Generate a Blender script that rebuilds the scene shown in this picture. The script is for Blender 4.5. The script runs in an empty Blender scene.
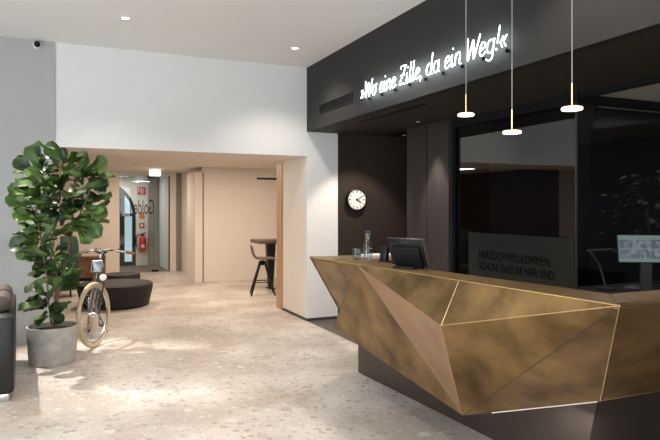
import bpy, bmesh, math, random
from mathutils import Vector, Matrix
R = math.radians
PI = math.pi
random.seed(7)
scene = bpy.context.scene
C = scene.collection

# ------------------------------------------------------------------ camera
FPX = 600.0                                   # focal length in pixels (660 px wide frame)
YAW = math.atan(268.0 / 600.0)                # the room is seen turned this far to the right
cd = bpy.data.cameras.new('camera')
cd.sensor_width = 36.0
cd.lens = 36.0 * FPX / 660.0
cd.shift_y = -13.0 / 660.0
cd.clip_end = 100
cam = bpy.data.objects.new('camera', cd)
C.objects.link(cam)
cam.location = (0, 0, 1.5)
cam.rotation_euler = (R(90), 0, -YAW)
scene.camera = cam
FW = Vector((math.sin(YAW), math.cos(YAW), 0))
RT = Vector((math.cos(YAW), -math.sin(YAW), 0))
def at(px, py, Z):
    """point of the room at depth Z on the sight line of a measured point"""
    return Vector((0, 0, 1.5)) + Z * (FW + (px - 330) / FPX * RT + Vector((0, 0, (207 - py) / FPX)))

# ------------------------------------------------------------------ world, exposure, large lights
w = bpy.data.worlds.new('world'); scene.world = w; w.use_nodes = True
w.node_tree.nodes['Background'].inputs[0].default_value = (0.62, 0.80, 0.92, 1)
w.node_tree.nodes['Background'].inputs[1].default_value = 0.9
scene.view_settings.view_transform = 'Standard'
scene.view_settings.look = 'None'
scene.view_settings.gamma = 1
scene.view_settings.use_curve_mapping = False
scene.view_settings.exposure = 0.0

COOL = (0.86, 0.94, 1.0); WARM = (1.0, 0.81, 0.65); SOFTW = (1.0, 0.90, 0.79)
def light(name, kind, loc, energy, color, rot=(0, 0, 0), **k):
    d = bpy.data.lights.new(name, kind); d.energy = energy; d.color = color
    for a, b in k.items(): setattr(d, a, b)
    o = bpy.data.objects.new(name, d); C.objects.link(o); o.location = loc; o.rotation_euler = rot
    return o
def area(name, loc, energy, color, sx, sy, rot=(0, 0, 0), spread=180):
    return light(name, 'AREA', loc, energy, color, rot, shape='RECTANGLE', size=sx, size_y=sy, spread=R(spread))
# daylight through the street windows on the left and behind the camera
area('daylight_street', (-4.35, 2.6, 1.7), 400, COOL, 6.4, 2.3, (0, R(-90), 0))
area('daylight_entrance', (0.2, -3.8, 1.8), 190, COOL, 6.0, 2.4, (R(90), 0, 0))
# warm lobby lighting of the back room, and the hall behind the glass
for i, (x, y, e) in enumerate(((0.7, 10.2, 30), (2.2, 9.6, 40), (1.3, 12.8, 25), (3.2, 10.4, 16), (4.6, 9.6, 14))):
    area('backroom_light', (x, y, 2.28), e, WARM, 0.5, 0.5)
area('hall_light', (1.2, 15.3, 2.25), 16, SOFTW, 0.8, 0.6)
light('soffit_fill_light', 'POINT', (4.7, 1.0, 1.5), 14, WARM, shadow_soft_size=0.12)  # added warm fill for soffit and bulkhead, no lamp stands here
area('office_light', (5.6, 4.9, 2.44), 13, (0.9, 0.95, 1.0), 0.7, 0.7)
def spot(name, loc, energy, color, angle, blend=0.6, rot=(0, 0, 0), size=0.04):
    return light(name, 'SPOT', loc, energy, color, rot, spot_size=R(angle), spot_blend=blend, shadow_soft_size=size)

o = spot('downlight_beam', (-1.15, 7.0, 3.28), 620, (1.0, 0.93, 0.84), 44, 0.5, size=0.03)
o.rotation_euler = (Vector((0.05, 6.15, 0.2)) - Vector(o.location)).to_track_quat('-Z', 'Y').to_euler()

# ------------------------------------------------------------------ materials
def new_mat(name):
    m = bpy.data.materials.new(name); m.use_nodes = True
    return m, m.node_tree, m.node_tree.nodes['Principled BSDF']
def plain(name, col, rough=0.5, metal=0.0, spec=0.5, coat=0.0, noise=0.0, nscale=8.0, bump=0.0, bscale=60.0):
    m, t, b = new_mat(name)
    b.inputs['Base Color'].default_value = (*col, 1)
    b.inputs['Roughness'].default_value = rough
    b.inputs['Metallic'].default_value = metal
    b.inputs['Specular IOR Level'].default_value = spec
    b.inputs['Coat Weight'].default_value = coat
    tc = t.nodes.new('ShaderNodeTexCoord')
    n = t.nodes.new('ShaderNodeTexNoise'); n.inputs['Scale'].default_value = nscale; n.inputs['Detail'].default_value = 5
    t.links.new(tc.outputs['Object'], n.inputs['Vector'])
    mp = t.nodes.new('ShaderNodeMapRange')
    mp.inputs['To Min'].default_value = 1 - noise; mp.inputs['To Max'].default_value = 1 + noise
    mp.inputs['From Min'].default_value = 0.3; mp.inputs['From Max'].default_value = 0.7
    t.links.new(n.outputs['Fac'], mp.inputs['Value'])
    mx = t.nodes.new('ShaderNodeMix'); mx.data_type = 'RGBA'; mx.blend_type = 'MULTIPLY'
    mx.inputs[0].default_value = 1; mx.inputs[6].default_value = (*col, 1)
    t.links.new(mp.outputs[0], mx.inputs[7])
    t.links.new(mx.outputs[2], b.inputs['Base Color'])
    if bump:
        n2 = t.nodes.new('ShaderNodeTexNoise'); n2.inputs['Scale'].default_value = bscale; n2.inputs['Detail'].default_value = 4
        t.links.new(tc.outputs['Object'], n2.inputs['Vector'])
        bp = t.nodes.new('ShaderNodeBump'); bp.inputs['Strength'].default_value = bump; bp.inputs['Distance'].default_value = 0.01
        t.links.new(n2.outputs['Fac'], bp.inputs['Height']); t.links.new(bp.outputs[0], b.inputs['Normal'])
    return m
def emit(name, col, s):
    m, t, b = new_mat(name)
    b.inputs['Base Color'].default_value = (*[c * 0.04 for c in col], 1)
    b.inputs['Emission Color'].default_value = (*col, 1)
    b.inputs['Emission Strength'].default_value = s
    return m
def glassy(name, tint, ior=1.5, rough=0.0):
    m = bpy.data.materials.new(name); m.use_nodes = True; t = m.node_tree; t.nodes.clear()
    o = t.nodes.new('ShaderNodeOutputMaterial'); mx = t.nodes.new('ShaderNodeMixShader')
    tr = t.nodes.new('ShaderNodeBsdfTransparent'); tr.inputs[0].default_value = (*tint, 1)
    gl = t.nodes.new('ShaderNodeBsdfGlossy'); gl.inputs['Roughness'].default_value = rough
    f = t.nodes.new('ShaderNodeFresnel')
    ge = t.nodes.new('ShaderNodeNewGeometry'); mr = t.nodes.new('ShaderNodeMapRange')      # same reflectance from both sides of the pane
    mr.inputs['To Min'].default_value = ior; mr.inputs['To Max'].default_value = 1 / ior
    t.links.new(ge.outputs['Backfacing'], mr.inputs['Value']); t.links.new(mr.outputs[0], f.inputs[0])
    t.links.new(f.outputs[0], mx.inputs[0]); t.links.new(tr.outputs[0], mx.inputs[1]); t.links.new(gl.outputs[0], mx.inputs[2])
    t.links.new(mx.outputs[0], o.inputs[0])
    return m
def terrazzo():
    m, t, b = new_mat('terrazzo')
    L = t.links; N = t.nodes.new
    tc = N('ShaderNodeTexCoord')
    def mixrgb(fac, a, bb, mode='MIX'):
        x = N('ShaderNodeMix'); x.data_type = 'RGBA'; x.blend_type = mode
        for s, v in ((0, fac), (6, a), (7, bb)):
            if hasattr(v, 'links') or hasattr(v, 'is_linked'): L.new(v, x.inputs[s])
            elif isinstance(v, (int, float)): x.inputs[s].default_value = v
            else: x.inputs[s].default_value = (*v, 1)
        return x.outputs[2]
    n = N('ShaderNodeTexNoise'); n.inputs['Scale'].default_value = 1.1; n.inputs['Detail'].default_value = 4
    L.new(tc.outputs['Object'], n.inputs['Vector'])
    r0 = N('ShaderNodeValToRGB'); r0.color_ramp.elements[0].position = 0.40; r0.color_ramp.elements[1].position = 0.66
    r0.color_ramp.elements[0].color = (0.44, 0.385, 0.34, 1); r0.color_ramp.elements[1].color = (0.70, 0.655, 0.61, 1)
    L.new(n.outputs['Fac'], r0.inputs[0]); col = r0.outputs[0]
    # warped coordinates so the chips are irregular
    nw = N('ShaderNodeTexNoise'); nw.inputs['Scale'].default_value = 14; L.new(tc.outputs['Object'], nw.inputs['Vector'])
    va = N('ShaderNodeVectorMath'); va.operation = 'MULTIPLY_ADD'; va.inputs[1].default_value = (0.05, 0.05, 0.05)
    L.new(nw.outputs['Color'], va.inputs[0]); L.new(tc.outputs['Object'], va.inputs[2])
    for sc, thr, keep, pal in ((40, 0.38, 0.40, [(0.38, 0.32, 0.28), (0.52, 0.46, 0.41), (0.66, 0.61, 0.56), (0.42, 0.29, 0.20)]),
                               (18, 0.40, 0.60, [(0.33, 0.29, 0.26), (0.64, 0.59, 0.54), (0.40, 0.27, 0.18), (0.52, 0.45, 0.39)]),
                               (9.0, 0.38, 0.80, [(0.46, 0.41, 0.36), (0.66, 0.62, 0.57), (0.43, 0.32, 0.25), (0.36, 0.34, 0.32)])):
        v = N('ShaderNodeTexVoronoi'); v.inputs['Scale'].default_value = sc; v.inputs['Randomness'].default_value = 1
        L.new(va.outputs[0], v.inputs['Vector'])
        sp = N('ShaderNodeSeparateColor'); L.new(v.outputs['Color'], sp.inputs[0])
        lt = N('ShaderNodeMath'); lt.operation = 'LESS_THAN'; lt.inputs[1].default_value = thr; L.new(v.outputs['Distance'], lt.inputs[0])
        gt = N('ShaderNodeMath'); gt.operation = 'GREATER_THAN'; gt.inputs[1].default_value = keep; L.new(sp.outputs[0], gt.inputs[0])
        mu = N('ShaderNodeMath'); mu.operation = 'MULTIPLY'; L.new(lt.outputs[0], mu.inputs[0]); L.new(gt.outputs[0], mu.inputs[1])
        mu2 = N('ShaderNodeMath'); mu2.operation = 'MULTIPLY'; mu2.inputs[1].default_value = 0.75; L.new(mu.outputs[0], mu2.inputs[0])
        rp = N('ShaderNodeValToRGB'); rp.color_ramp.interpolation = 'CONSTANT'
        e = rp.color_ramp.elements; e[0].position = 0; e[0].color = (*pal[0], 1); e[1].position = 0.3; e[1].color = (*pal[1], 1)
        for p, c in ((0.6, pal[2]), (0.85, pal[3])):
            q = e.new(p); q.color = (*c, 1)
        L.new(sp.outputs[1], rp.inputs[0])
        col = mixrgb(mu2.outputs[0], col, rp.outputs[0])
    L.new(col, b.inputs['Base Color'])
    b.inputs['Roughness'].default_value = 0.42
    b.inputs['Specular IOR Level'].default_value = 0.4
    return m
def bronze(name, dark, lightc, rough=0.36, scale=3.2):
    m, t, b = new_mat(name)
    L = t.links; N = t.nodes.new
    tc = N('ShaderNodeTexCoord')
    n = N('ShaderNodeTexNoise'); n.inputs['Scale'].default_value = scale; n.inputs['Detail'].default_value = 4; n.inputs['Roughness'].default_value = 0.5
    n.inputs['Distortion'].default_value = 0.15
    L.new(tc.outputs['Object'], n.inputs['Vector'])
    r = N('ShaderNodeValToRGB'); r.color_ramp.elements[0].position = 0.30; r.color_ramp.elements[1].position = 0.72
    r.color_ramp.elements[0].color = (*dark, 1); r.color_ramp.elements[1].color = (*lightc, 1)
    L.new(n.outputs['Fac'], r.inputs[0]); L.new(r.outputs[0], b.inputs['Base Color'])
    n2 = N('ShaderNodeTexNoise'); n2.inputs['Scale'].default_value = scale * 2.5; n2.inputs['Detail'].default_value = 5
    L.new(tc.outputs['Object'], n2.inputs['Vector'])
    mp = N('ShaderNodeMapRange'); mp.inputs['To Min'].default_value = rough - 0.08; mp.inputs['To Max'].default_value = rough + 0.14
    L.new(n2.outputs['Fac'], mp.inputs['Value']); L.new(mp.outputs[0], b.inputs['Roughness'])
    b.inputs['Metallic'].default_value = 0.85
    return m
def wood(name, c1, c2, scale=(18, 18, 1.5), rough=0.5):
    m, t, b = new_mat(name); L = t.links; N = t.nodes.new
    tc = N('ShaderNodeTexCoord'); mp = N('ShaderNodeMapping'); mp.inputs['Scale'].default_value = scale
    n = N('ShaderNodeTexNoise'); n.inputs['Scale'].default_value = 1; n.inputs['Detail'].default_value = 6
    r = N('ShaderNodeValToRGB'); r.color_ramp.elements[0].position = 0.35; r.color_ramp.elements[1].position = 0.65
    r.color_ramp.elements[0].color = (*c1, 1); r.color_ramp.elements[1].color = (*c2, 1)
    L.new(tc.outputs['Object'], mp.inputs[0]); L.new(mp.outputs[0], n.inputs['Vector']); L.new(n.outputs['Fac'], r.inputs[0])
    L.new(r.outputs[0], b.inputs['Base Color']); b.inputs['Roughness'].default_value = rough
    return m
def leafmat():
    m, t, b = new_mat('ficus_leaf'); L = t.links; N = t.nodes.new
    tc = N('ShaderNodeTexCoord'); n = N('ShaderNodeTexNoise'); n.inputs['Scale'].default_value = 4.5
    r = N('ShaderNodeValToRGB'); r.color_ramp.elements[0].position = 0.38; r.color_ramp.elements[1].position = 0.66
    r.color_ramp.elements[0].color = (0.012, 0.030, 0.008, 1); r.color_ramp.elements[1].color = (0.10, 0.175, 0.032, 1)
    L.new(tc.outputs['Object'], n.inputs['Vector']); L.new(n.outputs['Fac'], r.inputs[0]); L.new(r.outputs[0], b.inputs['Base Color'])
    b.inputs['Roughness'].default_value = 0.42
    b.inputs['Specular IOR Level'].default_value = 0.35
    return m

M = dict(
    wall=plain('white_paint', (0.76, 0.755, 0.745), 0.8, noise=0.01),
    wallgrey=plain('grey_paint', (0.42, 0.42, 0.415), 0.8, noise=0.01),
    warmwall=plain('cream_paint', (0.80, 0.72, 0.63), 0.8, noise=0.01),
    ceiling=plain('ceiling_paint', (0.88, 0.865, 0.845), 0.9, noise=0.01),
    terrazzo=terrazzo(),
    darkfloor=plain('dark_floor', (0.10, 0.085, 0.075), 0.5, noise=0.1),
    hallfloor=plain('hall_floor', (0.17, 0.13, 0.10), 0.6, noise=0.1),
    fascia=plain('charcoal_paint', (0.030, 0.0285, 0.027), 0.6, spec=0.2, noise=0.05, nscale=2),
    soffit=plain('soffit_paint', (0.044, 0.038, 0.030), 0.6, spec=0.25, noise=0.04, nscale=2),
    black=plain('black_matt', (0.006, 0.006, 0.006), 0.6, spec=0.2),
    darkbrown=plain('dark_brown_wall', (0.036, 0.026, 0.022), 0.6, spec=0.2, noise=0.06, nscale=3),
    panel=wood('dark_stained_oak', (0.021, 0.016, 0.014), (0.034, 0.026, 0.023), (60, 60, 1.5), 0.6),
    base=plain('dark_skirting', (0.05, 0.045, 0.04), 0.6),
    oak=wood('warm_oak', (0.42, 0.24, 0.13), (0.55, 0.33, 0.19), (14, 14, 1.2), 0.5),
    box=wood('brown_wood', (0.10, 0.042, 0.018), (0.22, 0.095, 0.04), (3, 3, 18), 0.45),
    officeceil=plain('beige_ceiling', (0.50, 0.47, 0.40), 0.8),
    officewall=plain('office_wall', (0.045, 0.047, 0.050), 0.8),
    glass=glassy('dark_glass', (0.55, 0.55, 0.56), 1.7),
    clear=glassy('clear_glass', (0.94, 0.96, 0.95), 1.45),
    tumbler=glassy('tumbler_glass', (0.92, 0.95, 0.96), 1.5),
    water=glassy('water', (0.86, 0.90, 0.92), 1.33),
    film=plain('grey_film', (0.018, 0.021, 0.020), 0.22, spec=0.4),
    letter=plain('black_lettering', (0.003, 0.003, 0.003), 0.8, spec=0.0),
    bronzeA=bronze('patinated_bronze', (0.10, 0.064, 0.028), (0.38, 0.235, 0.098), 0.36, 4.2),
    bronzeRefl=bronze('bronze_painted_reflection', (0.36, 0.22, 0.14), (0.50, 0.32, 0.20), 0.45, 2.6),  # lighter copy of the bronze, a reflection put into the colour
    bronzeT=bronze('counter_bronze', (0.26, 0.17, 0.08), (0.42, 0.27, 0.12), 0.34, 2.5),
    brass=plain('brass_edge', (0.72, 0.52, 0.27), 0.25, 1.0),
    plinth=plain('brown_metal', (0.105, 0.083, 0.070), 0.34, 0.75, noise=0.1, nscale=3),
    led=emit('led', (1.0, 0.90, 0.83), 0.8),
    neon=emit('neon', (0.88, 0.96, 1.0), 7),
    pend=emit('pendant_light', (1.0, 0.84, 0.62), 4.0),
    lamp=emit('downlight', (1.0, 0.95, 0.88), 14.0),
    lampdim=emit('downlight_dim', (1.0, 0.9, 0.8), 0.45),
    exit=emit('exit_light', (0.86, 1.0, 0.97), 2.5),
    wire=plain('grey_wire', (0.60, 0.59, 0.57), 0.4),
    concrete=plain('concrete', (0.50, 0.485, 0.45), 0.85, noise=0.18, nscale=9, bump=0.4),
    soil=plain('soil', (0.06, 0.045, 0.035), 0.95, noise=0.4, nscale=40, bump=1),
    bark=plain('bark', (0.22, 0.125, 0.07), 0.8, noise=0.3, nscale=25, bump=0.5),
    leaf=leafmat(),
    darkleaf=plain('dark_leaf', (0.10, 0.12, 0.045), 0.5, noise=0.5, nscale=4),
    leather=plain('black_leather', (0.010, 0.0095, 0.0095), 0.42, noise=0.1, bump=0.15, bscale=120),
    fabric=plain('dark_fabric', (0.015, 0.012, 0.011), 0.7, noise=0.12, bump=0.2, bscale=200),
    cushion=plain('brown_cushion', (0.075, 0.055, 0.045), 0.65, noise=0.12),
    velvet=plain('green_velvet', (0.008, 0.045, 0.030), 0.65, noise=0.2, nscale=5),
    chrome=plain('chrome', (0.72, 0.72, 0.72), 0.18, 1.0),
    steel=plain('brushed_steel', (0.55, 0.55, 0.54), 0.3, 1.0),
    tyre=plain('cream_tyre', (0.66, 0.54, 0.33), 0.7, noise=0.06),
    bikeframe=plain('bike_frame', (0.05, 0.045, 0.04), 0.3, 0.2, coat=0.6),
    grip=plain('brown_leather', (0.36, 0.12, 0.04), 0.5),
    plastic=plain('black_plastic', (0.007, 0.007, 0.008), 0.4, spec=0.3),
    shell=plain('stool_shell', (0.12, 0.10, 0.085), 0.55),
    tabletop=wood('dark_table', (0.07, 0.05, 0.035), (0.13, 0.10, 0.07), (3, 14, 3), 0.45),
    white=plain('white_face', (0.85, 0.85, 0.83), 0.5),
    paper=plain('paper', (0.75, 0.74, 0.72), 0.7),
    red=plain('red_enamel', (0.62, 0.035, 0.02), 0.35),
    orange=plain('orange_sign', (0.75, 0.20, 0.08), 0.5),
    signred=plain('sign_red', (0.55, 0.05, 0.04), 0.5),
    strip=plain('grey_green_frame', (0.26, 0.24, 0.20), 0.6),
    ink=plain('ink', (0.02, 0.02, 0.02), 0.6),
)
def screenmat():
    m, t, b = new_mat('camera_feed_screen'); L = t.links; N = t.nodes.new
    tc = N('ShaderNodeTexCoord')
    n = N('ShaderNodeTexVoronoi'); n.inputs['Scale'].default_value = 34; L.new(tc.outputs['Object'], n.inputs['Vector'])
    r = N('ShaderNodeValToRGB'); e = r.color_ramp.elements
    e[0].color = (0.02, 0.05, 0.05, 1); e[1].color = (0.30, 0.42, 0.40, 1); q = e.new(0.5); q.color = (0.08, 0.10, 0.20, 1)
    s = N('ShaderNodeSeparateColor'); L.new(n.outputs['Color'], s.inputs[0]); L.new(s.outputs[0], r.inputs[0])
    L.new(r.outputs[0], b.inputs['Emission Color']); b.inputs['Emission Strength'].default_value = 0.42
    b.inputs['Base Color'].default_value = (0.01, 0.01, 0.01, 1); b.inputs['Roughness'].default_value = 0.3
    return m
M['screen'] = screenmat()
M['screenbar'] = emit('screen_bar', (0.35, 0.52, 0.50), 0.28)

# ------------------------------------------------------------------ mesh helpers
def box(bm, x0, x1, y0, y1, z0, z1, bev=0.0, seg=2, mat=None):
    v = [bm.verts.new((x, y, z)) for z in (z0, z1) for x, y in ((x0, y0), (x1, y0), (x1, y1), (x0, y1))]
    f = [(3, 2, 1, 0), (4, 5, 6, 7), (0, 1, 5, 4), (1, 2, 6, 5), (2, 3, 7, 6), (3, 0, 4, 7)]
    fs = [bm.faces.new([v[i] for i in q]) for q in f]
    if bev:
        es = list({e for q in fs for e in q.edges})
        r = bmesh.ops.bevel(bm, geom=es, offset=bev, segments=seg, affect='EDGES', profile=0.5)
        v = list({x for q in bm.faces for x in q.verts}) if False else list({x for q in r['faces'] for x in q.verts})
    if mat is not None: bmesh.ops.transform(bm, matrix=mat, verts=v)
def prism(bm, pts, z0, z1):
    a = [bm.verts.new((x, y, z0)) for x, y in pts]; b = [bm.verts.new((x, y, z1)) for x, y in pts]
    bm.faces.new(a[::-1]); bm.faces.new(b); n = len(pts)
    for i in range(n): bm.faces.new((a[i], a[(i + 1) % n], b[(i + 1) % n], b[i]))
def tube(bm, pts, r, seg=8, closed=False, radii=None):
    pts = [Vector(p) for p in pts]; n = len(pts); rings = []
    up = Vector((0, 0, 1)); prev = None
    for i, p in enumerate(pts):
        if closed: d = pts[(i + 1) % n] - pts[i - 1]
        else: d = pts[min(i + 1, n - 1)] - pts[max(i - 1, 0)]
        d.normalize()
        if prev is None:
            a = d.cross(up)
            if a.length < 1e-3: a = d.cross(Vector((1, 0, 0)))
            a.normalize()
        else:
            a = prev - d * prev.dot(d)
            if a.length < 1e-4: a = d.orthogonal()
            a.normalize()
        prev = a; b = d.cross(a); rr = radii[i] if radii else r
        rings.append([bm.verts.new(p + rr * (math.cos(2 * PI * k / seg) * a + math.sin(2 * PI * k / seg) * b)) for k in range(seg)])
    for i in range(n if closed else n - 1):
        A = rings[i]; B = rings[(i + 1) % n]
        sh = 0
        if closed and i == n - 1:
            sh = min(range(seg), key=lambda s: (A[0].co - B[s].co).length)
        for k in range(seg):
            bm.faces.new((A[k], A[(k + 1) % seg], B[(k + 1 + sh) % seg], B[(k + sh) % seg]))
    if not closed: bm.faces.new(rings[0][::-1]); bm.faces.new(rings[-1])
def lathe(bm, prof, seg=32, mat=None, cap=True):
    rings = []; vs = []
    for r, z in prof:
        if r < 1e-6: q = [bm.verts.new((0, 0, z))]
        else: q = [bm.verts.new((r * math.cos(2 * PI * k / seg), r * math.sin(2 * PI * k / seg), z)) for k in range(seg)]
        rings.append(q); vs += q
    for A, B in zip(rings, rings[1:]):
        for k in range(seg):
            k2 = (k + 1) % seg
            if len(A) == 1 and len(B) == 1: continue
            if len(A) == 1: bm.faces.new((A[0], B[k2], B[k]))
            elif len(B) == 1: bm.faces.new((A[k], A[k2], B[0]))
            else: bm.faces.new((A[k], A[k2], B[k2], B[k]))
    if cap:
        if len(rings[0]) > 1: bm.faces.new(rings[0][::-1])
        if len(rings[-1]) > 1: bm.faces.new(rings[-1])
    if mat is not None: bmesh.ops.transform(bm, matrix=mat, verts=vs)
def smooth_path(pts, k=6, closed=False):
    P = [Vector(p) for p in pts]; out = []; n = len(P)
    for i in range(n if closed else n - 1):
        p0 = P[i - 1] if (closed or i > 0) else P[i]; p1 = P[i]; p2 = P[(i + 1) % n]
        p3 = P[(i + 2) % n] if (closed or i + 2 < n) else p2
        for j in range(k):
            t = j / k
            out.append(0.5 * ((2 * p1) + (p2 - p0) * t + (2 * p0 - 5 * p1 + 4 * p2 - p3) * t * t + (3 * p1 - p0 - 3 * p2 + p3) * t ** 3))
    if not closed: out.append(P[-1])
    return out
def obj(name, bm, mat, parent=None, smooth=False, recalc=True):
    if recalc: bmesh.ops.recalc_face_normals(bm, faces=bm.faces)
    me = bpy.data.meshes.new(name); bm.to_mesh(me); bm.free()
    me.materials.append(mat)
    if smooth:
        for p in me.polygons: p.use_smooth = True
        me.set_sharp_from_angle(angle=R(38))
    o = bpy.data.objects.new(name, me); C.objects.link(o)
    if parent: o.parent = parent
    return o
def BM(): return bmesh.new()
def bx(name, mat, x0, x1, y0, y1, z0, z1, parent=None, bev=0.0):
    b = BM(); box(b, x0, x1, y0, y1, z0, z1, bev); return obj(name, b, mat, parent, smooth=bev > 0)
def thing(name, label, cat, loc=(0, 0, 0), rotz=0, group=None):
    o = bpy.data.objects.new(name, None); C.objects.link(o); o.location = loc; o.rotation_euler = (0, 0, rotz)
    o.empty_display_size = 0.1
    o['label'] = label; o['category'] = cat
    if group: o['group'] = group
    return o
def tag(o, label, cat, group=None):
    o['label'] = label; o['category'] = cat
    if group: o['group'] = group
    return o
def S(o): o['kind'] = 'structure'; return o
def text_mesh(name, s, size, mat, mtx, parent=None, align='CENTER', extrude=0.0006):
    cu = bpy.data.curves.new(name, 'FONT'); cu.body = s; cu.size = size; cu.align_x = align; cu.extrude = extrude; cu.offset = 0.0
    t = bpy.data.objects.new(name + '_tmp', cu); C.objects.link(t)
    dg = bpy.context.evaluated_depsgraph_get(); dg.update()
    me = bpy.data.meshes.new_from_object(t.evaluated_get(dg)); me.name = name
    bpy.data.objects.remove(t)
    me.transform(mtx); me.materials.clear(); me.materials.append(mat)
    o = bpy.data.objects.new(name, me); C.objects.link(o)
    if parent: o.parent = parent
    return o

# ------------------------------------------------------------------ the setting
WY = 7.33; FX = 2.94; GX = 4.08; SZ = 2.49; CZ = 3.33; LZ = 2.17; BZ = 2.30; OL = -0.10
T = M['terrazzo']
def struct(name, mat, *boxes):
    b = BM()
    for q in boxes: box(b, *q)
    return S(obj(name, b, mat))
struct('floor', T, (-4.6, FX, -4.0, 14.3, -0.1, 0), (FX, 7.5, WY + 0.2, 14.3, -0.1, 0))
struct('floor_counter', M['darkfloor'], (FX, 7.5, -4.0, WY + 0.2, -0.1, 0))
struct('floor_hall', M['hallfloor'], (-2.0, 3.0, 14.3, 16.6, -0.1, 0))
struct('ceiling', M['ceiling'], (-4.6, FX + 0.12, -4.0, WY, CZ, CZ + 0.1))
struct('ceiling_backroom', M['warmwall'], (-4.6, 7.5, 8.27, 14.4, BZ, BZ + 0.1))
struct('ceiling_hall', M['wall'], (-2.0, 3.0, 14.4, 16.6, 2.45, 2.55))
# thick wall with the wide opening to the back room
struct('wall_opening', M['wall'], (OL + 0.0, 2.94, WY, WY + 0.02, LZ, CZ), (-0.07, OL, WY, WY + 0.02, LZ, CZ), (2.94, 3.39, WY, WY + 0.02, 0, SZ))
struct('wall_opening_core', M['warmwall'], (OL, FX, WY + 0.02, 8.27, LZ, CZ), (FX, 3.41, WY + 0.02, 8.27, 0, CZ))
struct('wall_left_pier', M['wallgrey'], (-4.6, OL, WY - 0.012, 8.27, 0, CZ), (OL, -0.07, WY - 0.012, WY + 0.01, LZ, CZ))
struct('wall_clock', M['darkbrown'], (3.39, 4.7, WY - 0.01, WY + 0.2, 0, SZ))
struct('baseboard_opening', M['base'], (2.932, 2.94, WY, 8.27, 0, 0.035), (2.932, 3.39, WY - 0.008, WY, 0, 0.035))
struct('baseboard_left', M['wallgrey'], (-4.6, OL, WY - 0.022, WY - 0.012, 0, 0.06))
struct('trim_oak_reveal', M['oak'], (2.924, 2.945, 8.28, 8.50, 0, 2.13))
# dark bulkhead over the counter
struct('bulkhead_fascia', M['fascia'], (FX, FX + 0.1, -4.0, WY, SZ, CZ))
struct('bulkhead_soffit', M['soffit'], (FX + 0.1, GX, -4.0, WY, SZ, SZ + 0.08))
struct('ceiling_counter', M['officeceil'], (GX + .06, 7.5, -4.0, 3.88, SZ - .01, SZ + 0.08))
struct('trim_soffit', M['black'], (GX, GX + 0.06, -4.0, 3.88, SZ - 0.05, SZ))
struct('trim_glass_head', M['black'], (GX - 0.03, GX + 0.05, 3.85, 5.64, 2.40, SZ), (GX + 0.06, 7.4, 3.86, 3.93, 2.41, SZ))
# oak panelled storage wall beside the glass
b = BM(); box(b, 4.0, 4.6, 6.115, 6.56, 0, SZ); box(b, 4.0, 4.6, 5.66, 6.095, 0, SZ); box(b, 4.02, 4.6, 6.09, 6.12, 0, SZ)
S(obj('wall_panelled', b, M['panel']))
# office behind the glass
struct('wall_office', M['officewall'], (7.4, 7.5, -4.0, WY, 0, SZ), (4.6, 7.4, WY, WY + 0.1, 0, SZ), (GX + 0.5, GX + 0.55, 4.2, WY, 0, SZ), (GX + 0.5, 7.4, 6.2, 6.25, 0, SZ))
struct('ceiling_office', M['black'], (GX, 7.4, 3.93, WY, SZ, SZ + 0.08))
# window walls left and behind (outside the picture)
struct('wall_left', M['wall'], (-4.6, -4.5, -4.0, WY, 0, 0.5), (-4.6, -4.5, -4.0, WY, 2.9, CZ), (-4.6, -4.5, 5.9, WY, 0.5, 2.9), (-4.6, -4.5, -4.0, -0.7, 0.5, 2.9))
struct('wall_back', M['wall'], (-4.6, 7.5, -4.1, -4.0, 0, CZ))
# back room walls
struct('wall_backroom', M['warmwall'], (2.56, 7.5, 12.0, 12.1, 0, BZ), (2.56, 2.66, 12.1, 14.3, 0, BZ), (2.41, 2.56, 11.96, 12.8, 0, 2.2),
       (-4.6, 1.185, 14.3, 14.4, 0, BZ), (2.30, 2.44, 14.3, 14.4, 0, BZ), (1.185, 2.30, 14.3, 14.4, 2.24, BZ + 0.15), (7.4, 7.5, 8.27, 12.0, 0, BZ), (3.3, 7.5, 8.17, 8.27, 0, BZ), (-4.6, -4.5, 8.27, 14.3, 0, BZ))
struct('wall_added_dark', M['darkbrown'], (-0.9, -0.8, 8.27, 14.3, 0, BZ))  # unseen wall added to darken what the office glass reflects
struct('trim_niche', M['strip'], (2.44, 2.56, 14.28, 14.32, 0, BZ))
struct('trim_shadow_gap', M['black'], (2.562, 2.585, 11.99, 12.0, 0, 2.2))
struct('wall_hall_right', M['wall'], (2.29, 2.4, 14.4, 16.1, 0, 2.45))
# hall far wall with arched doorway
b = BM(); HY = 16.1; acx = 0.86; ar = 0.87; acz = 1.29
n = 18
pr = [(acx + ar * math.cos(a), acz + ar * math.sin(a)) for a in [PI * i / n for i in range(n + 1)]]
for (x1, z1), (x2, z2) in zip(pr, pr[1:]):
    v = [b.verts.new(p) for p in ((x1, HY, z1), (x1, HY, 2.45), (x2, HY, 2.45), (x2, HY, z2))]
    b.faces.new(v)
    v = [b.verts.new(p) for p in ((x1, HY, z1), (x1, HY + .25, z1), (x2, HY + .25, z2), (x2, HY, z2))]
    b.faces.new(v)
box(b, acx + ar, 2.3, HY, HY + 0.25, 0, 2.45); box(b, -2.0, acx - ar, HY, HY + 0.25, 0, 2.45)
S(obj('wall_hall', b, M['wall']))
struct('trim_hall', M['strip'], (2.03, 2.17, HY - 0.25, HY - 0.002, 0, 2.45))
dr = BM()
tube(dr, [(acx + (ar - .03) * math.cos(a), HY + .06, acz + (ar - .03) * math.sin(a)) for a in [PI * i / 24 for i in range(25)]], 0.055, 6)
box(dr, acx + ar - .085, acx + ar, HY, HY + .1, 0, acz); box(dr, acx - ar, acx - ar + .085, HY, HY + .1, 0, acz)
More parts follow.
